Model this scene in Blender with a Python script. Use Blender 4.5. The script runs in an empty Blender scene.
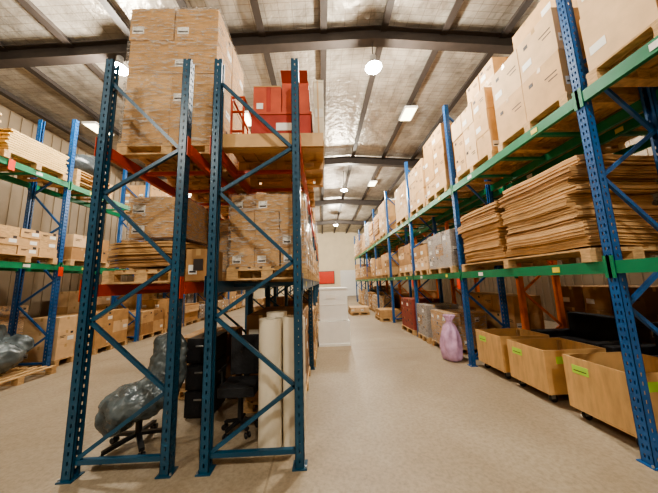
import bpy, math, random
from mathutils import Vector, Matrix, noise
random.seed(7)
S=bpy.context.scene
try:
    S.view_settings.look='AgX - Medium High Contrast'
except Exception as ex: print(ex)
# ---------------------------------------------------------------- materials
def newmat(name):
    m=bpy.data.materials.new(name); m.use_nodes=True
    nt=m.node_tree; b=nt.nodes['Principled BSDF']; return m,nt,b
def pmat(name,col,rough=0.6,metal=0.0,var=0.12,scale=6.0,bump=0.0,bscale=20,coat=0.0,stretch=(1,1,1)):
    m,nt,b=newmat(name)
    b.inputs['Roughness'].default_value=rough; b.inputs['Metallic'].default_value=metal
    if coat: b.inputs['Coat Weight'].default_value=coat
    tc=nt.nodes.new('ShaderNodeTexCoord'); mp=nt.nodes.new('ShaderNodeMapping')
    mp.inputs['Scale'].default_value=stretch
    nt.links.new(tc.outputs['Object'],mp.inputs['Vector'])
    n=nt.nodes.new('ShaderNodeTexNoise'); n.inputs['Scale'].default_value=scale; n.inputs['Detail'].default_value=5
    nt.links.new(mp.outputs['Vector'],n.inputs['Vector'])
    r=nt.nodes.new('ShaderNodeValToRGB')
    r.color_ramp.elements[0].position=0.3; r.color_ramp.elements[1].position=0.7
    r.color_ramp.elements[0].color=(*[c*(1-var) for c in col],1)
    r.color_ramp.elements[1].color=(*[min(1,c*(1+var)) for c in col],1)
    nt.links.new(n.outputs['Fac'],r.inputs['Fac']); nt.links.new(r.outputs['Color'],b.inputs['Base Color'])
    if bump:
        n2=nt.nodes.new('ShaderNodeTexNoise'); n2.inputs['Scale'].default_value=bscale; n2.inputs['Detail'].default_value=4
        nt.links.new(mp.outputs['Vector'],n2.inputs['Vector'])
        bp=nt.nodes.new('ShaderNodeBump'); bp.inputs['Strength'].default_value=bump; bp.inputs['Distance'].default_value=0.03
        nt.links.new(n2.outputs['Fac'],bp.inputs['Height']); nt.links.new(bp.outputs['Normal'],b.inputs['Normal'])
    return m
def emat(name,col,st):
    m,nt,b=newmat(name); b.inputs['Base Color'].default_value=(*col,1)
    b.inputs['Emission Color'].default_value=(*col,1); b.inputs['Emission Strength'].default_value=st; return m
CARD=[pmat('cardboard_a',(0.51,0.30,0.13),0.75,var=.14),pmat('cardboard_b',(0.62,0.39,0.19),0.75,var=.12),
      pmat('cardboard_c',(0.40,0.22,0.09),0.75,var=.14),pmat('cardboard_d',(0.72,0.50,0.29),0.75,var=.1)]
CARDDK=pmat('cardboard_dark',(0.25,0.14,0.065),0.8)  # darkest brown cardboard tone
CARDL=[CARD[1],CARD[0],pmat('cardboard_e',(0.54,0.33,0.15),0.8,var=.14),CARD[1],CARD[2]]
TAPE=pmat('packing_tape',(0.58,0.38,0.19),0.25,var=.05)
LABEL=pmat('paper_label',(0.85,0.83,0.78),0.6,var=.03)
PRINT=pmat('black_print',(0.05,0.04,0.04),0.7)
YLAB=pmat('yellow_label',(0.8,0.65,0.08),0.5,var=.05)
GLAB=pmat('green_label',(0.45,0.75,0.1),0.5,var=.05)
RTAG=pmat('red_tag',(0.75,0.05,0.015),0.45,var=.05)
WOOD=pmat('pallet_wood',(0.56,0.36,0.175),0.75,var=.25,scale=5,bump=.2,stretch=(3,3,12))
PLY=pmat('plywood',(0.61,0.375,0.165),0.5,var=.16,scale=4,stretch=(1,5,1))
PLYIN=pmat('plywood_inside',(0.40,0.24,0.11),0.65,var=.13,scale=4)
TIMB=pmat('yellow_timber',(0.70,0.48,0.20),0.6,var=.18,scale=7,stretch=(1,1,8))
TEAL=pmat('teal_rack_paint',(0.009,0.062,0.115),0.35,var=.2,scale=3)
BLUE=pmat('blue_rack_paint',(0.018,0.10,0.29),0.33,var=.15,scale=3)
GREEN=pmat('green_beam_paint',(0.012,0.20,0.09),0.4,var=.12)
REDB=pmat('red_beam_paint',(0.52,0.06,0.02),0.4,var=.12)
ORNG=pmat('orange_rack_paint',(0.8,0.19,0.025),0.4,var=.1)
GALV=pmat('galvanised_steel',(0.5,0.5,0.5),0.35,metal=.8,var=.1)
DARK=pmat('black_plastic',(0.013,0.013,0.014),0.4,var=.2)
BLKF=pmat('black_fabric',(0.014,0.014,0.016),0.8,var=.3,bump=.3)
REDF=pmat('red_carton',(0.50,0.085,0.04),0.65,var=.2,scale=4,bump=.2,bscale=9)
REDF2=pmat('dark_red_carton',(0.38,0.04,0.022),0.65,var=.2,scale=4,bump=.2,bscale=9)
GREYP=pmat('grey_plastic_wrap',(0.095,0.115,0.12),0.26,var=.45,scale=5,bump=.8,bscale=6)
GREYD=pmat('dark_grey_wrap',(0.05,0.06,0.065),0.3,var=.3,scale=5,bump=.8,bscale=9)
WHT=pmat('white_board',(0.87,0.86,0.83),0.5,var=.03)
CREAM=pmat('cream_roll',(0.74,0.66,0.52),0.5,var=.08,scale=3)
LILAC=pmat('lilac_bag',(0.66,0.42,0.62),0.16,var=.25,bump=1.0,bscale=9)
LILAC.node_tree.nodes['Principled BSDF'].inputs['Alpha'].default_value=.82
GCART=pmat('grey_carton',(0.36,0.32,0.29),0.6,var=.1)
MARO=pmat('maroon_carton',(0.30,0.065,0.045),0.6,var=.1)
STEEL=pmat('roof_steel',(0.045,0.036,0.032),0.55,var=.15)
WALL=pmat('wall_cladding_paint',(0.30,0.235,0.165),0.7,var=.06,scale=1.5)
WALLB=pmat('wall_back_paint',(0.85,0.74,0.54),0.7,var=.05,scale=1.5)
def wrapmat():
    m,nt,b=newmat('stretch_wrap')
    b.inputs['Base Color'].default_value=(0.70,0.67,0.63,1); b.inputs['Roughness'].default_value=0.14
    tc=nt.nodes.new('ShaderNodeTexCoord'); mp=nt.nodes.new('ShaderNodeMapping')
    mp.inputs['Scale'].default_value=(1.8,1.8,10); mp.inputs['Rotation'].default_value=(0.4,0.35,0)
    nt.links.new(tc.outputs['Object'],mp.inputs['Vector'])
    n=nt.nodes.new('ShaderNodeTexNoise'); n.inputs['Scale'].default_value=2.8; n.inputs['Detail'].default_value=9; n.inputs['Distortion'].default_value=2.2
    nt.links.new(mp.outputs['Vector'],n.inputs['Vector'])
    r=nt.nodes.new('ShaderNodeMapRange'); r.inputs[1].default_value=0.49; r.inputs[2].default_value=0.62; r.inputs[3].default_value=0.06; r.inputs[4].default_value=0.6
    nt.links.new(n.outputs['Fac'],r.inputs[0])
    bp=nt.nodes.new('ShaderNodeBump'); bp.inputs['Strength'].default_value=1; bp.inputs['Distance'].default_value=.06
    nt.links.new(n.outputs['Fac'],bp.inputs['Height']); nt.links.new(bp.outputs['Normal'],b.inputs['Normal'])
    nt.links.new(r.outputs[0],b.inputs['Alpha']); return m
WRAP=wrapmat()
def floormat():
    m,nt,b=newmat('concrete_floor')
    tc=nt.nodes.new('ShaderNodeTexCoord')
    def noi(sc,det,dist=0,rough=.5):
        n=nt.nodes.new('ShaderNodeTexNoise'); n.inputs['Scale'].default_value=sc; n.inputs['Detail'].default_value=det; n.inputs['Distortion'].default_value=dist; n.inputs['Roughness'].default_value=rough
        nt.links.new(tc.outputs['Object'],n.inputs['Vector']); return n
    a=noi(0.6,10,.4,.62); r=nt.nodes.new('ShaderNodeValToRGB')
    r.color_ramp.elements[0].position=.3; r.color_ramp.elements[0].color=(0.285,0.215,0.14,1)
    r.color_ramp.elements[1].position=.7; r.color_ramp.elements[1].color=(0.44,0.36,0.26,1)
    nt.links.new(a.outputs['Fac'],r.inputs['Fac'])
    f=noi(26,10,0,.7); r2=nt.nodes.new('ShaderNodeValToRGB')
    r2.color_ramp.elements[0].position=.32; r2.color_ramp.elements[0].color=(.70,.69,.67,1)
    r2.color_ramp.elements[1].position=.58; r2.color_ramp.elements[1].color=(1,1,1,1)
    nt.links.new(f.outputs['Fac'],r2.inputs['Fac'])
    mx=nt.nodes.new('ShaderNodeMix'); mx.data_type='RGBA'; mx.blend_type='MULTIPLY'; mx.inputs[0].default_value=1
    nt.links.new(r.outputs['Color'],mx.inputs[6]); nt.links.new(r2.outputs['Color'],mx.inputs[7])
    br=nt.nodes.new('ShaderNodeTexBrick'); br.offset=0; br.inputs['Scale'].default_value=1
    br.inputs['Brick Width'].default_value=4.6; br.inputs['Row Height'].default_value=5.2; br.inputs['Mortar Size'].default_value=.01
    br.inputs['Color1'].default_value=(1,1,1,1); br.inputs['Color2'].default_value=(.95,.95,.95,1); br.inputs['Mortar'].default_value=(.7,.66,.6,1)
    nt.links.new(tc.outputs['Object'],br.inputs['Vector'])
    m2=nt.nodes.new('ShaderNodeMix'); m2.data_type='RGBA'; m2.blend_type='MULTIPLY'; m2.inputs[0].default_value=1
    nt.links.new(mx.outputs[2],m2.inputs[6]); nt.links.new(br.outputs['Color'],m2.inputs[7])
    nt.links.new(m2.outputs[2],b.inputs['Base Color'])
    rr=nt.nodes.new('ShaderNodeMapRange'); rr.inputs[3].default_value=.38; rr.inputs[4].default_value=.6
    nt.links.new(a.outputs['Fac'],rr.inputs[0]); nt.links.new(rr.outputs[0],b.inputs['Roughness'])
    bp=nt.nodes.new('ShaderNodeBump'); bp.inputs['Strength'].default_value=.2; bp.inputs['Distance'].default_value=.01
    nt.links.new(f.outputs['Fac'],bp.inputs['Height']); nt.links.new(bp.outputs['Normal'],b.inputs['Normal'])
    return m
def foilmat():
    m,nt,b=newmat('foil_roof_insulation')
    b.inputs['Roughness'].default_value=.36; b.inputs['Metallic'].default_value=.35
    tc=nt.nodes.new('ShaderNodeTexCoord')
    n=nt.nodes.new('ShaderNodeTexNoise'); n.inputs['Scale'].default_value=1.1; n.inputs['Detail'].default_value=8; n.inputs['Distortion'].default_value=1.2
    nt.links.new(tc.outputs['Object'],n.inputs['Vector'])
    r=nt.nodes.new('ShaderNodeValToRGB')
    r.color_ramp.elements[0].position=.32; r.color_ramp.elements[0].color=(0.28,0.25,0.215,1)
    r.color_ramp.elements[1].position=.68; r.color_ramp.elements[1].color=(0.54,0.495,0.43,1)
    nt.links.new(n.outputs['Fac'],r.inputs['Fac'])
    br=nt.nodes.new('ShaderNodeTexBrick'); br.offset=0; br.inputs['Scale'].default_value=1
    br.inputs['Brick Width'].default_value=.3; br.inputs['Row Height'].default_value=.15; br.inputs['Mortar Size'].default_value=.006
    br.inputs['Color1'].default_value=(1,1,1,1); br.inputs['Color2'].default_value=(.92,.92,.92,1); br.inputs['Mortar'].default_value=(.6,.57,.55,1)
    nt.links.new(tc.outputs['Object'],br.inputs['Vector'])
    m2=nt.nodes.new('ShaderNodeMix'); m2.data_type='RGBA'; m2.blend_type='MULTIPLY'; m2.inputs[0].default_value=1
    nt.links.new(r.outputs['Color'],m2.inputs[6]); nt.links.new(br.outputs['Color'],m2.inputs[7])
    nt.links.new(m2.outputs[2],b.inputs['Base Color'])
    n2=nt.nodes.new('ShaderNodeTexNoise'); n2.inputs['Scale'].default_value=5; n2.inputs['Detail'].default_value=5
    nt.links.new(tc.outputs['Object'],n2.inputs['Vector'])
    bp=nt.nodes.new('ShaderNodeBump'); bp.inputs['Strength'].default_value=.6; bp.inputs['Distance'].default_value=.08
    nt.links.new(n2.outputs['Fac'],bp.inputs['Height']); nt.links.new(bp.outputs['Normal'],b.inputs['Normal'])
    return m
FLOOR=floormat(); FOIL=foilmat()
LAMP=emat('lamp_glow',(.93,.96,1),200); PANEL=emat('skylight_glow',(1,.88,.55),8)
# ---------------------------------------------------------------- mesh builder
class MB:
    def __init__(s): s.v=[];s.f=[];s.m=[];s.mats=[]
    def mi(s,mat):
        if mat not in s.mats: s.mats.append(mat)
        return s.mats.index(mat)
    def add(s,vs,fs,mat):
        o=len(s.v); s.v+= [tuple(v) for v in vs]; k=s.mi(mat)
        for f in fs: s.f.append([i+o for i in f]); s.m.append(k)
    def box(s,x0,x1,y0,y1,z0,z1,mat):
        vs=[(x0,y0,z0),(x1,y0,z0),(x1,y1,z0),(x0,y1,z0),(x0,y0,z1),(x1,y0,z1),(x1,y1,z1),(x0,y1,z1)]
        s.add(vs,[(0,3,2,1),(4,5,6,7),(0,1,5,4),(1,2,6,5),(2,3,7,6),(3,0,4,7)],mat)
    def obox(s,c,size,M,mat):
        hx,hy,hz=[k/2 for k in size]; c=Vector(c)
        vs=[c+M@Vector(p) for p in [(-hx,-hy,-hz),(hx,-hy,-hz),(hx,hy,-hz),(-hx,hy,-hz),(-hx,-hy,hz),(hx,-hy,hz),(hx,hy,hz),(-hx,hy,hz)]]
        s.add(vs,[(0,3,2,1),(4,5,6,7),(0,1,5,4),(1,2,6,5),(2,3,7,6),(3,0,4,7)],mat)
    def bar(s,p0,p1,w,h,mat):
        p0=Vector(p0);p1=Vector(p1);d=p1-p0
        q=d.to_track_quat('Y','Z').to_matrix()
        s.obox((p0+p1)/2,(w,d.length,h),q,mat)
    def cyl(s,p0,p1,r,mat,n=16,r2=None,hollow=0):
        if r2 is None:r2=r
        p0=Vector(p0);p1=Vector(p1);q=(p1-p0).to_track_quat('Z','Y').to_matrix()
        vs=[];A=[2*math.pi*i/n for i in range(n)]
        for a in A: vs.append(p0+q@Vector((r*math.cos(a),r*math.sin(a),0)))
        for a in A: vs.append(p1+q@Vector((r2*math.cos(a),r2*math.sin(a),0)))
        fs=[(i,(i+1)%n,n+(i+1)%n,n+i) for i in range(n)]
        if not hollow:
            fs+= [tuple(reversed(range(n))),tuple(range(n,2*n))]
        else:
            for a in A: vs.append(p1+q@Vector((hollow*math.cos(a),hollow*math.sin(a),0)))
            for a in A: vs.append(p0+q@Vector((hollow*math.cos(a),hollow*math.sin(a),0)))
            fs+=[(n+i,n+(i+1)%n,2*n+(i+1)%n,2*n+i) for i in range(n)]
            fs+=[(2*n+i,2*n+(i+1)%n,3*n+(i+1)%n,3*n+i) for i in range(n)]
            fs+=[(3*n+i,3*n+(i+1)%n,(i+1)%n,i) for i in range(n)]
        s.add(vs,fs,mat)
    def sheet(s,cx,cy,sx,sy,z,t,rz,mat,bend=0,n=8,ph=0,wob=0.01,cornerdroop=0.0):
        R=Matrix.Rotation(rz,3,'Z');top=[];bot=[]
        for j in range(n+1):
            for i in range(n+1):
                u=i/n-.5;w=j/n-.5
                d=-bend*(abs(2*w)**4)-bend*.6*(abs(2*u)**4)+wob*math.sin(5*u+ph)*math.cos(6*w+ph*1.7)-cornerdroop*(16*u*u*w*w)
                p=R@Vector((u*sx,w*sy,0))
                top.append((cx+p.x,cy+p.y,z+d+t)); bot.append((cx+p.x,cy+p.y,z+d))
        N=(n+1)*(n+1);fs=[]
        for j in range(n):
            for i in range(n):
                a=j*(n+1)+i; fs.append((a,a+1,a+n+2,a+n+1)); fs.append((N+a,N+a+n+1,N+a+n+2,N+a+1))
        for i in range(n):
            fs.append((N+i,N+i+1,i+1,i)); a=n*(n+1)+i; fs.append((a,a+1,N+a+1,N+a))
            a=i*(n+1); fs.append((a,a+n+1,N+a+n+1,N+a)); a=i*(n+1)+n; fs.append((N+a,N+a+n+1,a+n+1,a))
        s.add(top+bot,fs,mat)
    def done(s,name,bevel=0,smooth=False,rot=0):
        xs=[v[0] for v in s.v];ys=[v[1] for v in s.v];zs=[v[2] for v in s.v]
        o=Vector(((min(xs)+max(xs))/2,(min(ys)+max(ys))/2,min(zs)))
        me=bpy.data.meshes.new(name); me.from_pydata([tuple(Vector(v)-o) for v in s.v],[],s.f)
        for m in s.mats: me.materials.append(m)
        me.polygons.foreach_set('material_index',s.m)
        if smooth: me.polygons.foreach_set('use_smooth',[True]*len(s.f))
        me.update(); ob=bpy.data.objects.new(name,me); ob.location=o; ob.rotation_euler[2]=rot
        S.collection.objects.link(ob)
        if bevel:
            b=ob.modifiers.new('bevel','BEVEL'); b.width=bevel; b.segments=2; b.limit_method='ANGLE'; b.angle_limit=.8
        return ob
# ---------------------------------------------------------------- room shell
X0,X1,Y0,Y1=-9.2,8.2,-7,30; RX,RZ,SL=1.4,7.75,0.065
def cz(x): return RZ-abs(x-RX)*SL
m=MB(); m.box(X0,X1,Y0,Y1,-.15,0,FLOOR); f=m.done('floor'); 
m=MB()
for a,b in((X0-.2,RX),(RX,X1+.2)):
    za,zb=cz(a),cz(b)
    m.add([(a,Y0,za),(b,Y0,zb),(b,Y1,zb),(a,Y1,za),(a,Y0,za+.1),(b,Y0,zb+.1),(b,Y1,zb+.1),(a,Y1,za+.1)],[(0,3,2,1),(4,5,6,7),(0,1,5,4),(1,2,6,5),(2,3,7,6),(3,0,4,7)],FOIL)
m.done('ceiling')
def wall(name,x0,x1,y0,y1,axis,side,mat=WALL):
    m=MB(); m.box(x0,x1,y0,y1,0,8.0,mat)
    L0,L1=(y0,y1) if axis=='y' else (x0,x1)
    k=L0
    while k<L1-.1:
        if axis=='y':
            xx=x1 if side>0 else x0-.03
            m.box(xx,xx+.03,k,k+.06,0,7,mat)
        else:
            yy=y0-.03 if side<0 else y1
            m.box(k,k+.06,yy,yy+.03,0,7,mat)
        k+=.3
    m.done(name)
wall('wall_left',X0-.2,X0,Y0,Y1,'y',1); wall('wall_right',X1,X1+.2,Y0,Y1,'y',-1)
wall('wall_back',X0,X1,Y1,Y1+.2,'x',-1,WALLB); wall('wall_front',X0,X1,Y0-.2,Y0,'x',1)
# roof steel
for y in(-1,5.2,11.4,17.6,23.8):
    m=MB()
    for a,b in((X0,RX),(RX,X1)):
        za,zb=cz(a)-.12,cz(b)-.12
        for (w,h,dz) in((.22,.02,0),(.02,.34,-.17),(.22,.02,-.34)):
            m.add([(a,y-w/2,za+dz-h/2),(b,y-w/2,zb+dz-h/2),(b,y+w/2,zb+dz-h/2),(a,y+w/2,za+dz-h/2),(a,y-w/2,za+dz+h/2),(b,y-w/2,zb+dz+h/2),(b,y+w/2,zb+dz+h/2),(a,y+w/2,za+dz+h/2)],[(0,3,2,1),(4,5,6,7),(0,1,5,4),(1,2,6,5),(2,3,7,6),(3,0,4,7)],STEEL)
    m.done('roof_rafter')
x=X0+.7
while x<X1:
    m=MB(); z=cz(x); m.box(x-.08,x+.08,Y0,Y1,z-.16,z-.14,STEEL); m.box(x-.015,x+.015,Y0,Y1,z-.15,z,STEEL); m.done('roof_purlin'); x+=1.45
for y in(-3,8.0,14.3):
    for x in(-7.4,-2.5,3.2):
        z=cz(x)-.17; m=MB(); m.box(x-.22,x+.22,y-.36,y+.36,z-.05,z+.02,WHT); m.box(x-.19,x+.19,y-.33,y+.33,z-.06,z-.05,PANEL); m.done('ceiling_panel_light')
def lamp(x,y,pw):
    z=6.6; m=MB()
    m.cyl((x,y,z+.25),(x,y,cz(x)-.02),.012,STEEL,8); m.cyl((x,y,z+.12),(x,y,z+.3),.07,GALV,16)
    m.cyl((x,y,z),(x,y,z+.14),.20,GALV,24,r2=.09); m.cyl((x,y,z-.02),(x,y,z),.17,LAMP,24)
    m.done('high_bay_and_fill_lamp')
    l=bpy.data.lights.new('high_bay_and_fill_light','POINT'); l.energy=pw; l.color=(1,.93,.79); l.shadow_soft_size=.16
    o=bpy.data.objects.new('high_bay_and_fill_light',l); o.location=(x,y,z-.28); S.collection.objects.link(o)
for y in(-2.7,5.2,13.1,21.5):  # first row, behind the camera, is added as fill light
    for x in(-4.5,1.35): lamp(x,y,(880 if x>0 else 660)*(.85 if y<0 else 1))
    lamp(6.6,y,180)  # added fill lamps over the right side, weaker than the main rows
# ---------------------------------------------------------------- racks
def perf(m,axis,at,t,c0,c1,z0,z1,cols,mat,pitch=.075):
    def B(a,b,za,zb):
        if axis=='x': m.box(at,at+t,a,b,za,zb,mat)
        else: m.box(a,b,at,at+t,za,zb,mat)
    hw=.014; W=c1-c0; edges=[c0]
    for k in range(cols):
        c=c0+W*(k+1)/(cols+1); edges+=[c-hw/2,c+hw/2]
    edges.append(c1)
    for k in range(0,len(edges),2): B(edges[k],edges[k+1],z0,z1)
    z=z0
    while z<z1:
        for k in range(cols): B(edges[1+2*k],edges[2+2*k],z,min(z1,z+pitch-.032))
        z+=pitch
def post(m,x,y,H,mat,detail,out):
    w=.09;d=.08;x0,x1=x-d/2,x+d/2;y0,y1=y-w/2,y+w/2;t=.004
    if detail:
        perf(m,'x',x1-t if out>0 else x0,t,y0,y1,.01,H,2,mat)
        perf(m,'y',y0,t,x0,x1,.01,H,1,mat); perf(m,'y',y1-t,t,x0,x1,.01,H,1,mat)
        xi=x0 if out>0 else x1-t
        m.box(xi,xi+t,y0,y0+.025,.01,H,mat); m.box(xi,xi+t,y1-.025,y1,.01,H,mat)
    else:
        m.box(x0,x1,y0,y1,.01,H,mat)
    m.box(x-.065,x+.065,y-.065,y+.065,0,.01,mat)
    m.cyl((x+out*.055,y-.045,.01),(x+out*.055,y-.045,.028),.009,GALV,8)
NODES=[.15,.68,1.33,1.85,2.59,3.07,3.84,4.4,5.1]
def rack(name,x0,x1,ys,H,levels,pm,bms,det=()):
    m=MB()
    for i,y in enumerate(ys):
        dt=i in det
        post(m,x0+.05,y,H,pm,dt,-1); post(m,x1-.05,y,H,pm,dt,1)
        a,b=x0+.09,x1-.09; nd=[z for z in NODES if z<H-.12]
        for k in range(len(nd)-1):
            p=(a,y,nd[k]) if k%2==0 else (b,y,nd[k]); q=(b,y,nd[k+1]) if k%2==0 else (a,y,nd[k+1])
            m.bar(p,q,.03,.035,pm)
        m.box(a,b,y-.02,y+.02,.11,.15,pm)
    for lv,bm in zip(levels,bms):
        for ya,yb in zip(ys[:-1],ys[1:]):
            for xa,s in((x0,-1),(x1-.05,1)):
                m.box(xa,xa+.05,ya+.05,yb-.05,lv-.12,lv,bm)
                xo=xa-.006 if s<0 else xa+.05
                for yy in(ya-.045,yb-.015): 
                    m.box(xo,xo+.006,yy,yy+.06,lv-.16,lv+.05,bm)
                yl=ya+.5; m.box(xo,xo+.002,yl,yl+.09,lv-.09,lv-.03,YLAB)
                yl=yb-.7; m.box(xo,xo+.002,yl,yl+.12,lv-.09,lv-.03,LABEL)
            for k in(.25,.5,.75):
                yy=ya+(yb-ya)*k; m.box(x0+.05,x1-.05,yy-.025,yy+.025,lv-.07,lv-.03,bm)
    return m.done(name)
B=2.58
ysR=[2.3+B*k for k in range(-1,8)]; ysC=[2.52+B*k for k in range(0,7)]; ysL=[5.72+B*k for k in range(-2,7)]
LR=(1.75,3.5); LC=(1.68,3.15); LL=(2.2,4.1)
rack('pallet_rack',2.73,3.57,ysR,5.35,LR,BLUE,(GREEN,GREEN),det=(1,2))
rack('pallet_rack',3.85,4.69,ysR,5.35,LR,ORNG,(GREEN,GREEN))
rack('pallet_rack',-1.08-.05,-.24+.05,ysC,4.12,LC,TEAL,(TEAL,REDB),det=(0,1))
rack('pallet_rack',-2.25-.05,-1.42+.05,ysC,4.12,LC,TEAL,(REDB,REDB),det=(0,1))
rack('pallet_rack',-6.68,-5.79,ysL,5.7,LL,BLUE,(GREEN,GREEN),det=(2,))
# ---------------------------------------------------------------- pallets and loads
def pallet(m,x0,x1,y0,y1,z,mat=WOOD):
    H=.14; n=7; w=(y1-y0)
    for k in range(3):
        c=y0+.05+(w-.1)*k/2
        for j in range(3):
            cx=x0+.06+(x1-x0-.12)*j/2; m.box(cx-.06,cx+.06,c-.045,c+.045,z+.02,z+H-.04,mat)
        m.box(x0,x1,c-.05,c+.05,z+H-.04,z+H-.02,mat)
        m.box(x0,x1,c-.05,c+.05,z,z+.02,mat)
    for k in range(n):
        c=x0+.05+(x1-x0-.1)*k/(n-1); m.box(c-.045,c+.045,y0,y1,z+H-.02,z+H,mat)
    return z+H
def cartons(m,x0,x1,y0,y1,z,nx,ny,nz,h,mats=None,side=-1,jit=.008,lab=.5):
    mats=mats or CARD; base=random.choice(mats)
    dx,dy=(x1-x0)/nx,(y1-y0)/ny
    for k in range(nz):
        for i in range(nx):
            for j in range(ny):
                if 0<i<nx-1 and 0<j<ny-1 and k<nz-1: continue
                mt=base if random.random()<.6 else random.choice(mats)
                g=.004; ox=random.uniform(-jit,jit);oy=random.uniform(-jit,jit)
                a,b=x0+i*dx+g+ox,x0+(i+1)*dx-g+ox; c,d=y0+j*dy+g+oy,y0+(j+1)*dy-g+oy; e=z+k*h+.001;f=e+h-.003
                m.box(a,b,c,d,e,f,mt)
                cy=(c+d)/2;cx=(a+b)/2
                m.box(a-.0015,b+.0015,cy-.025,cy+.025,f-.06,f+.0015,TAPE)
                if j==0 : m.box(cx-.025,cx+.025,c-.0015,c+.02,f-.07,f+.0015,TAPE)
                if j==0 and random.random()<lab:
                    lw=min(.14,(b-a)*.35); m.box(a+.03,a+.03+lw,c-.003,c,e+h*.2,e+h*.2+min(.1,h*.4),LABEL)
                    m.box(a+.04,a+.02+lw,c-.004,c,e+h*.25,e+h*.25+.02,PRINT)
                if (side<0 and i==0) or (side>0 and i==nx-1):
                    xs=a-.003 if side<0 else b
                    if random.random()<lab:
                        lw=min(.14,(d-c)*.35); m.box(xs,xs+.003,d-.04-lw,d-.04,e+h*.25,e+h*.25+min(.09,h*.4),LABEL)
                    if random.random()<.45:
                        xs2=a-.0025 if side<0 else b
                        m.box(xs2,xs2+.0025,c+.05,c+.05+(d-c)*.3,e+h*.6,e+h*.6+.012,PRINT); m.box(xs2,xs2+.0025,c+.05,c+.05+(d-c)*.22,e+h*.5,e+h*.5+.012,PRINT)
                        m.box(xs2,xs2+.0025,c+(d-c)*.7,c+(d-c)*.7+.06,e+h*.72,e+h*.72+.05,PRINT)
    return z+nz*h
def wrapbox(m,x0,x1,y0,y1,z0,z1):
    g=.014; n=8
    for (a,b,c,d) in((x0-g,y0-g,x1+g,y0-g),(x1+g,y0-g,x1+g,y1+g),(x1+g,y1+g,x0-g,y1+g),(x0-g,y1+g,x0-g,y0-g)):
        vs=[];L=math.hypot(c-a,d-b);nx_,ny_=(d-b)/L,-(c-a)/L
        for j in range(n+1):
            for i in range(n+1):
                o=random.uniform(0,.012) if 0<i<n else 0
                vs.append((a+(c-a)*i/n+nx_*o,b+(d-b)*i/n+ny_*o,z0+(z1-z0)*j/n))
        m.add(vs,[(j*(n+1)+i,j*(n+1)+i+1,(j+1)*(n+1)+i+1,(j+1)*(n+1)+i) for j in range(n) for i in range(n)],WRAP)
    m.add([(x0-g,y0-g,z1),(x1+g,y0-g,z1),(x1+g,y1+g,z1),(x0-g,y1+g,z1)],[(0,1,2,3)],WRAP)
def load(name,x0,x1,y0,y1,z,nx,ny,nz,h,wrap=False,mats=None,side=-1,inset=.02,pal=True,lab=.5):
    m=MB(); zz=pallet(m,x0,x1,y0,y1,z+.001) if pal else z+.001
    zt=cartons(m,x0+inset,x1-inset,y0+inset,y1-inset,zz,nx,ny,nz,h,mats,side,lab=lab)
    if wrap: wrapbox(m,x0+inset,x1-inset,y0+inset,y1-inset,zz-.04,zt+.005)
    return m.done(name)
def flat(name,x0,x1,y0,y1,z,H,bend=.02,mats=None,tmin=.012,tmax=.03,spread=.05,pal=True,shrink=0.0,split=1,rot=.02,wob=.006):
    m=MB(); zz=pallet(m,x0,x1,y0,y1,z+.001) if pal else z+.001
    top=z+H; mats=mats or CARD+[CARDDK,CARD[0]]
    L=(y1-y0)/split
    for sidx in range(split):
        ya=y0+sidx*L; yb=ya+L; cx,cy=(x0+x1)/2,(ya+yb)/2
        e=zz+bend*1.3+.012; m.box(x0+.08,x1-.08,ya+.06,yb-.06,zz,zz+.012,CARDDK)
        ph=random.random()*6; gx=gy=gr=0; gsx=gsy=1; cnt=0; tp=top-(0,.10,.04)[sidx%3]*(split>1)
        while e<tp:
            if cnt<=0:
                cnt=random.randint(4,10); gx=random.uniform(-spread,spread)*.5; gy=random.uniform(-spread,spread); gr=random.uniform(-rot,rot)
                gsx=random.uniform(.90,1.0); gsy=random.uniform(.80,1.0); bm=random.choice(mats)
            cnt-=1
            t=random.uniform(tmin,tmax); f=(e-z)/H
            m.sheet(cx+gx+random.uniform(-.012,.012),cy+gy+random.uniform(-.015,.015),(x1-x0)*gsx*(1-shrink*f),L*gsy*(1-shrink*f),e,t-.003,gr+random.uniform(-.006,.006),bm if random.random()<.75 else random.choice(mats),bend=bend*(.3+.7*f),ph=ph,wob=wob)
            e+=t
    return m.done(name)
def blob(name,parts,mat,disp=.04,size=.15,vox=.03,extra=None):
    import bmesh
    bm=bmesh.new()
    for c,r in parts:
        M=Matrix.Translation(c)@Matrix.Diagonal((*r,1)); bmesh.ops.create_icosphere(bm,subdivisions=3,radius=1,matrix=M)
    me=bpy.data.meshes.new(name); bm.to_mesh(me); bm.free(); me.materials.append(mat)
    ob=bpy.data.objects.new(name,me); S.collection.objects.link(ob)
    rm=ob.modifiers.new('r','REMESH'); rm.mode='VOXEL'; rm.voxel_size=vox; rm.use_smooth_shade=True
    sm=ob.modifiers.new('s','SMOOTH'); sm.iterations=6
    t=bpy.data.textures.new('crumple','CLOUDS'); t.noise_scale=size; t.noise_depth=3
    d=ob.modifiers.new('d','DISPLACE'); d.texture=t; d.strength=disp; d.texture_coords='LOCAL'
    return ob
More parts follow.
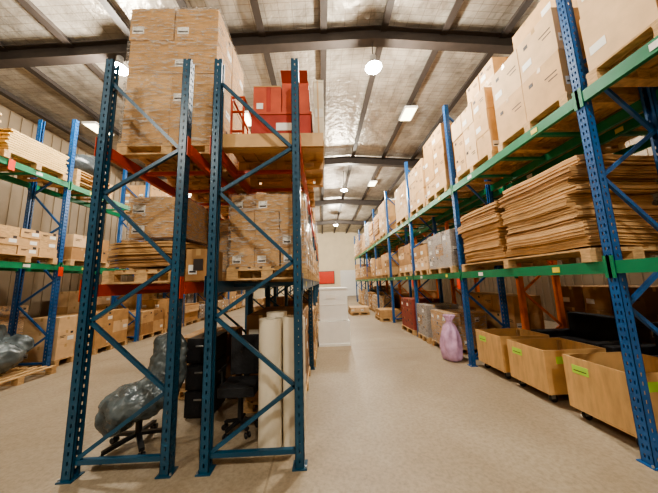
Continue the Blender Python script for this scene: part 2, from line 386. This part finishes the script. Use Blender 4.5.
# ===== right rack, upper level (z 3.5)
load('carton_pallet',2.72,3.66,-.1,1.0,3.5,2,2,3,.42)
load('carton_pallet',2.74,3.70,1.08,2.2,3.5,2,2,2,.62,side=-1,mats=[CARD[3],CARD[1]])
load('carton_pallet',2.76,3.70,2.42,3.52,3.5,2,2,2,.56,mats=[CARD[1],CARD[3]])
load('carton_stack',3.15,3.68,2.45,3.45,4.765,1,2,2,.34,pal=False,mats=[CARD[3],CARD[1]])
load('carton_pallet',2.76,3.66,3.66,4.76,3.5,2,3,3,.38,mats=[CARD[3],CARD[1]])
load('carton_stack',3.0,3.62,3.7,4.5,4.785,1,2,2,.30,pal=False,mats=[CARD[3],CARD[1]])
load('carton_pallet',2.72,3.62,5.05,6.1,3.5,2,2,4,.36,mats=[CARD[0],CARD[1]])
load('carton_pallet',2.72,3.62,6.2,7.3,3.5,2,2,3,.40,mats=[CARD[1],CARD[3]])
# ===== right rack, middle level (z 1.75)
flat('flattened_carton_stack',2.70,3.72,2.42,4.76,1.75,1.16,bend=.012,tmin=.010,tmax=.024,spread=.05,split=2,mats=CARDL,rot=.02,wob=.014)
load('wrapped_carton_pallet',2.70,3.62,5.1,6.25,1.75,3,3,3,.26,wrap=True,mats=[GCART,CARD[2]])
load('carton_pallet',2.72,3.62,6.35,7.3,1.75,2,2,2,.33)
def cart(x0,x1,y0,y1,z0,z1):
    m=MB(); t=.018
    m.box(x0,x1,y0,y1,z0,z0+t,PLY)
    m.box(x0,x0+t,y0,y1,z0+t,z1,PLY); m.box(x1-t,x1,y0,y1,z0+t,z1,PLY)
    m.box(x0+t,x1-t,y0,y0+t,z0+t,z1,PLY); m.box(x0+t,x1-t,y1-t,y1,z0+t,z1,PLY)
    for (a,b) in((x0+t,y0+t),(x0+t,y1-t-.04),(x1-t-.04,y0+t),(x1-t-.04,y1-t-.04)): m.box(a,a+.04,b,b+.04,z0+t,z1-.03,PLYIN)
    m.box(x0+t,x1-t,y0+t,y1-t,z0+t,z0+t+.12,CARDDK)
    m.box(x0-.003,x0,y1-.28,y1-.1,z1-.17,z1-.08,GLAB); m.box(x0-.004,x0,y1-.26,y1-.12,z1-.14,z1-.13,PRINT)
    m.box(x0+.15,x0+.33,y0-.003,y0,z1-.17,z1-.08,GLAB)
    for cx in(x0+.09,x1-.09):
        for cy in(y0+.08,y1-.08):
            m.box(cx-.045,cx+.045,cy-.04,cy+.04,z0-.008,z0,GALV)
            m.cyl((cx,cy,z0-.03),(cx,cy,z0-.005),.022,GALV,12)
            for s in(-1,1): m.box(cx-.02,cx+.035,cy+s*.022-.002,cy+s*.022+.002,z0-.075,z0-.02,GALV)
            m.cyl((cx+.02,cy-.017,.048),(cx+.02,cy+.017,.048),.048,DARK,20)
    m.done('plywood_box_cart',bevel=.002)
cart(2.86,3.72,2.42,3.08,.12,.69); cart(2.86,3.70,3.34,4.0,.12,.66); cart(2.86,3.68,4.14,4.80,.12,.67)
# lilac bag : gathered sack built from pleated rings
def bag(name,cx,cy,prof,mat,n=48):
    m=MB(); vs=[];rings=len(prof)
    for j,(r,z) in enumerate(prof):
        for i in range(n):
            a=2*math.pi*i/n
            p=Vector((math.cos(a)*2.2,math.sin(a)*2.2,z*4))
            rr=r*(1+.16*noise.noise(p)+.07*noise.noise(p*3.1)+(.10*math.sin(9*a+3*z) if j>rings//2 else .03*math.sin(7*a)))
            vs.append((cx+rr*math.cos(a)*1.0,cy+rr*math.sin(a)*1.1,z))
    fs=[(j*n+i,j*n+(i+1)%n,(j+1)*n+(i+1)%n,(j+1)*n+i) for j in range(rings-1) for i in range(n)]
    fs.append(tuple(reversed(range(n))))
    m.add(vs,fs,mat); return m.done(name,smooth=True)
bag('lilac_plastic_bag',2.61,5.28,[(.13,.0),(.17,.02),(.19,.08),(.20,.16),(.20,.26),(.19,.36),(.175,.46),(.155,.55),(.125,.64),(.085,.70),(.05,.74),(.06,.78),(.10,.84),(.12,.88)],LILAC)
load('wrapped_carton_pallet',2.72,3.60,5.55,6.5,0,3,3,3,.24,wrap=True,mats=[CARD[2],CARD[0]])
load('wrapped_carton_pallet',2.68,3.58,6.6,7.3,0,2,2,3,.27,wrap=True,mats=[GCART,CARD[2]])
load('carton_pallet',2.66,3.56,7.6,8.7,0,2,2,3,.3,mats=[MARO,GCART])
load('carton_pallet',2.3,3.2,10.3,11.3,0,2,2,1,.3,mats=[CARD[0]])
load('carton_pallet',1.35,2.3,12.5,13.6,0,2,2,1,.22,mats=[CARD[3],WOOD])
for (x,y,z) in((2.715,4.95,1.42),(2.715,7.5,1.42),(-5.77,5.72,1.95),(-5.77,4.6,3.9)):
    m=MB(); m.box(x-.003,x,y-.05,y+.05,z,z+.2,RTAG); m.cyl((x,y,z+.2),(x,y,z+.23),.004,GALV,6); m.done('red_rack_tag')
def filler(x0,x1,y0,y1,z,maxh,side,far=True):
    r=random.random(); hh=random.uniform(.55,.95)*maxh
    if r<.55:
        nz=random.choice((2,3,4)); load('carton_pallet',x0,x1,y0,y1,z,2,2,nz,max(.12,(hh-.14)/nz),side=side)
    elif r<.8:
        nz=random.choice((3,4)); load('wrapped_carton_pallet',x0,x1,y0,y1,z,2,3,nz,max(.12,(hh-.14)/nz),wrap=True,side=side,mats=random.choice(([GCART,CARD[2]],[CARD[0],CARD[1]],[CARD[3]])))
    else: flat('flattened_carton_stack',x0,x1,y0,y1,z,hh*.8,tmin=.03,tmax=.06,bend=.01,spread=.02)
def fillrow(x0,x1,ys,levels,hs,side,start=0,skip=()):
    for bi,(ya,yb) in enumerate(zip(ys[:-1],ys[1:])):
        if bi<start: continue
        for li,(z,h) in enumerate(zip(levels,hs)):
            if (bi,li) in skip: continue
            mid=(ya+yb)/2
            for (a,b) in((ya+.09,mid-.04),(mid+.04,yb-.09)):
                if random.random()<.93: filler(x0,x1,a,b,z,h,side)
fillrow(2.70,3.62,ysR,(0,1.75,3.5),(1.3,1.3,1.7),-1,start=3,skip=((3,0),(4,0)))
fillrow(3.88,4.72,ysR,(1.75,3.5),(1.3,1.6),-1,start=0)
# ===== centre racks
load('wrapped_carton_pallet',-1.02,-.16,2.72,3.8,1.68,3,4,4,.205,wrap=True,mats=[CARD[2],CARD[0]],side=1)
load('wrapped_carton_pallet',-1.02,-.16,3.9,4.98,1.68,2,3,4,.19,wrap=True,mats=[CARD[0],CARD[1]],side=1)
fillrow(-1.05,-.16,ysC,(0,1.68,3.15),(1.25,1.1,1.5),1,start=1)
fillrow(-2.3,-1.42,ysC,(0,1.68,3.15),(1.25,1.1,1.5),-1,start=1,skip=((1,0),))
m=MB(); 
zt=pallet(m,-1.08,.06,2.66,3.86,3.151,PLY); m.box(-1.08,.06,2.66,3.86,zt,zt+.03,PLY); m.box(-1.08,.06,2.64,2.66,3.16,zt+.03,PLY); m.done('plywood_pallet')
zt+=.032
# stacked red cartons with folded flaps and straps
m=MB()
m.box(-.80,-.08,2.78,3.45,zt,zt+.36,REDF2); m.box(-.81,-.07,2.77,3.46,zt+.33,zt+.365,REDF)
m.box(-.78,-.44,2.8,3.42,zt+.37,zt+.72,REDF); m.box(-.43,-.10,2.8,3.42,zt+.37,zt+.78,REDF)
for xx in(-.62,-.28): m.box(xx,xx+.05,2.794,2.8,zt+.37,zt+.72,REDF2)
m.box(-.78,-.44,2.795,3.42,zt+.72,zt+.735,TAPE); m.box(-.43,-.10,2.795,3.42,zt+.78,zt+.795,TAPE)
m.obox((-.27,2.75,zt+.80),(.32,.16,.006),Matrix.Rotation(-.5,3,'X'),REDF)
m.box(-.5,-.3,2.772,2.78,zt+.12,zt+.22,LABEL); m.box(-.74,-.66,2.794,2.8,zt+.42,zt+.5,LABEL)
m.done('red_carton_stack',bevel=.006)
m=MB()
for xx in(-1.02,-.88): m.cyl((xx,2.75,zt),(xx,2.75,zt+.55),.014,REDB,10)
for z in(.1,.35,.54): m.cyl((-1.02,2.75,zt+z),(-.88,2.75,zt+z),.014,REDB,10)
for xx in(-1.02,-.88): m.cyl((xx,2.75,zt+.54),(xx,3.4,zt+.54),.014,REDB,10); m.cyl((xx,3.4,zt+.54),(xx,3.4,zt),.014,REDB,10)
m.done('red_tube_stand')
m=MB(); m.box(-.04,.08,2.8,3.5,zt,zt+.8,CREAM); m.box(.0,.02,2.79,2.80,zt,zt+.8,CARD[3]); m.box(-.045,.085,2.795,3.505,zt+.78,zt+.81,CREAM); m.box(-.03,.07,2.795,2.80,zt+.3,zt+.42,LABEL); m.done('cream_panel_carton',bevel=.006)
load('carton_pallet',-.95,-.1,3.95,4.95,3.15,2,2,3,.33,side=1)
load('wrapped_carton_pallet',-2.32,-1.2,2.75,3.8,3.15,2,2,4,.46,wrap=True,mats=[CARD[0],CARD[1]],side=1)
load('carton_pallet',-2.3,-1.25,3.9,4.95,3.15,2,2,3,.4)
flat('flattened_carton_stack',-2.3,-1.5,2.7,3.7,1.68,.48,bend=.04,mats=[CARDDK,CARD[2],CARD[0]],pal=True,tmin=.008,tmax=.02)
load('wrapped_carton_stack',-2.22,-1.55,2.85,3.6,2.20,1,1,2,.24,wrap=True,pal=False,mats=[CARD[0],CARD[2]])
m=MB(); cartons(m,-1.44,-1.18,2.7,3.05,1.69,1,1,1,.34,mats=[CARD[2]],lab=1); m.box(-1.36,-1.26,2.694,2.698,1.8,1.92,PRINT); m.done('printer_carton')
load('wrapped_carton_pallet',-2.28,-1.45,3.9,4.95,1.68,2,2,3,.28,wrap=True)
def star(m,cx,cy,r,zh):
    m.cyl((cx,cy,.09),(cx,cy,zh),.03,DARK,12)
    for k in range(5):
        a=k*2*math.pi/5+.4; ex,ey=cx+r*math.cos(a),cy+r*math.sin(a)
        m.bar((cx,cy,.12),(ex,ey,.085),.045,.03,DARK)
        tx,ty=-math.sin(a),math.cos(a)
        for s in(-1,1): m.cyl((ex+tx*.01*s,ey+ty*.01*s,.03),(ex+tx*.03*s,ey+ty*.03*s,.03),.03,DARK,14)
        m.cyl((ex,ey,.03),(ex,ey,.085),.008,DARK,8)
e=bpy.data.objects.new('wrapped_office_chair',None); S.collection.objects.link(e); e.location=(-1.98,2.95,0)
m=MB(); star(m,-1.98,2.95,.30,.35); b=m.done('star_base'); 
s=blob('plastic_wrapped_body',[((-2.02,2.93,.44),(.31,.27,.17)),((-2.15,2.88,.34),(.17,.2,.18)),((-1.85,3.0,.5),(.24,.22,.18)),((-1.82,3.12,.68),(.22,.13,.27)),((-1.82,3.16,.92),(.20,.10,.2))],GREYP,.12,.16,.016)
for o in(b,s):
    o.parent=e; o.matrix_parent_inverse=Matrix.Translation((1.98,-2.95,0))
m=MB()
for k in range(3):
    m.box(-1.76,-1.42,3.42,3.88,.02+k*.32,.32+k*.32,DARK); m.box(-1.75,-1.43,3.41,3.42,.05+k*.32,.30+k*.32,BLKF); m.box(-1.64,-1.54,3.395,3.41,.22+k*.32,.24+k*.32,GALV)
m.box(-1.74,-1.44,3.44,3.86,0,.02,DARK); m.done('black_drawer_cabinet',bevel=.004)
m=MB(); cx=-.97; cyc=3.12; star(m,cx,cyc,.19,.42)
m.box(cx-.2,cx+.2,cyc-.18,cyc+.2,.42,.52,BLKF); m.box(cx-.19,cx+.19,cyc+.19,cyc+.25,.54,1.0,BLKF); m.box(cx-.03,cx+.03,cyc+.2,cyc+.24,.4,.6,DARK)
for xx in(cx-.23,cx+.2): m.box(xx,xx+.03,cyc-.11,cyc+.12,.66,.69,DARK); m.box(xx,xx+.03,cyc-.01,cyc+.03,.44,.66,DARK)
m.done('black_office_chair',bevel=.012)
m=MB()
for (x,y,r,h) in((-.575,2.84,.12,1.26),(-.33,2.87,.115,1.27),(-.55,3.10,.12,1.3),(-.32,3.12,.10,1.22)):
    m.cyl((x,y,0),(x,y,h),r,CREAM,32,hollow=r*.5)
o=m.done('cream_vinyl_roll_bundle')
load('carton_stack',-1.05,-.25,3.5,4.8,0,2,3,3,.36,pal=True,side=1,mats=[CARD[2],CARDDK])
load('carton_stack',-2.25,-1.5,4.0,4.95,0,2,2,2,.36,pal=True,mats=[CARD[2],CARDDK])
m=MB(); m.box(-.12,.70,6.7,7.45,.0,.06,WHT); m.box(-.12,.70,6.72,7.45,.06,.62,WHT); m.box(-.08,.66,6.76,7.42,.63,1.48,WHT); m.box(-.08,.66,6.755,6.76,1.03,1.05,LABEL); m.box(.1,.35,6.75,6.757,1.2,1.3,LABEL)
m.box(-.09,.67,6.75,7.43,1.44,1.485,WHT); m.done('white_appliance_carton_stack',bevel=.008)
# ===== left rack
def planks(name,x0,x1,y0,y1,z,n):
    m=MB(); zz=pallet(m,x0,x1,y0,y1,z+.001)
    for k in range(n):
        t=.035; yy=y0+random.uniform(0,.08); 
        for j in range(6):
            w=(x1-x0)/6; m.box(x0+j*w+.004,x0+(j+1)*w-.004,yy+random.uniform(-.03,.03),y1-random.uniform(0,.1),zz+k*.045,zz+k*.045+t,TIMB)
    m.done(name)
planks('timber_plank_pallet',-6.75,-5.75,3.3,4.35,4.1,14); planks('timber_plank_pallet',-6.75,-5.75,4.45,5.6,4.1,10)
m=MB(); z=4.1
for k in range(3): z=pallet(m,-6.7,-5.8,5.85,6.9,z+.001)
m.done('empty_pallet_stack')
blob('dark_wrapped_bundle',[((-6.2,6.35,4.82),(.4,.45,.3)),((-6.1,6.6,4.9),(.3,.3,.35))],GREYD,.1,.2,.05)
load('carton_pallet',-6.72,-5.74,3.35,4.4,2.2,2,3,4,.15,mats=[WOOD,CARD[3]],side=1,lab=.8)
load('carton_pallet',-6.72,-5.74,4.5,5.6,2.2,2,3,3,.17,mats=[WOOD,CARD[1]],side=1,lab=.8)
load('carton_pallet',-6.7,-5.76,5.9,6.95,2.2,2,2,2,.3,side=1)
m=MB(); pallet(m,-6.6,-5.4,4.3,5.5,0); m.done('floor_pallet')
blob('grey_wrapped_armchair',[((-6.0,4.9,.45),(.42,.42,.3)),((-6.3,4.95,.75),(.2,.42,.35)),((-5.95,4.6,.62),(.3,.12,.2)),((-5.95,5.25,.62),(.3,.12,.2))],GREYP,.1,.15,.03)
load('carton_stack',-6.6,-5.8,5.85,6.7,0,1,2,3,.3,side=1,mats=[CARD[1],CARD[3]])
load('carton_stack',-6.6,-5.8,6.8,7.9,0,2,2,3,.3,side=1)
fillrow(-6.7,-5.76,ysL,(2.2,4.1),(1.5,1.3),1,start=3)
fillrow(-6.7,-5.76,ysL,(0,),(1.3,),1,start=3)
fillrow(-8.6,-7.7,ysL,(0,),(2.2,),1,start=0)
def armchair(cx,cy,mat,w=.9):
    m=MB(); m.box(cx-.4,cx+.4,cy-w/2,cy+w/2,.08,.42,mat); m.box(cx+.22,cx+.42,cy-w/2,cy+w/2,.42,.95,mat)
    m.box(cx-.42,cx+.3,cy-w/2-.12,cy-w/2+.04,.08,.64,mat); m.box(cx-.42,cx+.3,cy+w/2-.04,cy+w/2+.12,.08,.64,mat)
    m.box(cx-.4,cx+.22,cy-w/2+.05,cy+w/2-.05,.42,.54,mat)
    for a in(-.36,.3):
        for b in(-w/2+.05,w/2-.1): m.box(cx+a,cx+a+.05,cy+b,cy+b+.05,0,.08,DARK)
    m.done('black_armchair',bevel=.04)
armchair(4.3,3.0,BLKF); armchair(4.3,4.2,BLKF)
load('carton_stack',3.95,4.6,5.2,7.2,0,2,3,3,.36)
load('carton_stack',4.95,5.8,2.2,3.6,0,2,3,3,.5,mats=[DARK,CARDDK]); load('carton_stack',4.95,5.8,3.8,5.2,0,2,3,3,.42,mats=[CARD[2],CARDDK])
fillrow(3.9,4.65,ysR,(0,),(1.4,),-1,start=4)
m=MB(); m.box(-.45,1.45,Y1-.2,Y1-.13,1.5,2.9,RTAG); m.box(-.5,1.5,Y1-.13,Y1-.04,1.45,2.95,DARK); m.done('red_wall_sign')
m=MB(); m.box(2.2,4.4,Y1-.1,Y1-.04,0,3,WHT)
for k in range(15): m.box(2.25,4.35,Y1-.12,Y1-.1,.05+k*.2,.2+k*.2,WHT)
m.done('door_1')
# ---------------------------------------------------------------- world, camera
w=bpy.data.worlds.new('World'); S.world=w; w.use_nodes=True
w.node_tree.nodes['Background'].inputs[0].default_value=(.9,.95,1,1); w.node_tree.nodes['Background'].inputs[1].default_value=.3
cd=bpy.data.cameras.new('camera'); cd.sensor_width=36; cd.lens=36*250/658; cd.clip_start=.05
co=bpy.data.objects.new('camera',cd); S.collection.objects.link(co); S.camera=co
R=Matrix.Rotation(-0.0323,4,'Z')@Matrix.Rotation(math.pi/2+math.radians(8.15),4,'X')@Matrix.Rotation(-0.0314,4,'Z')
co.matrix_world=Matrix.Translation((0,0,1.63))@R
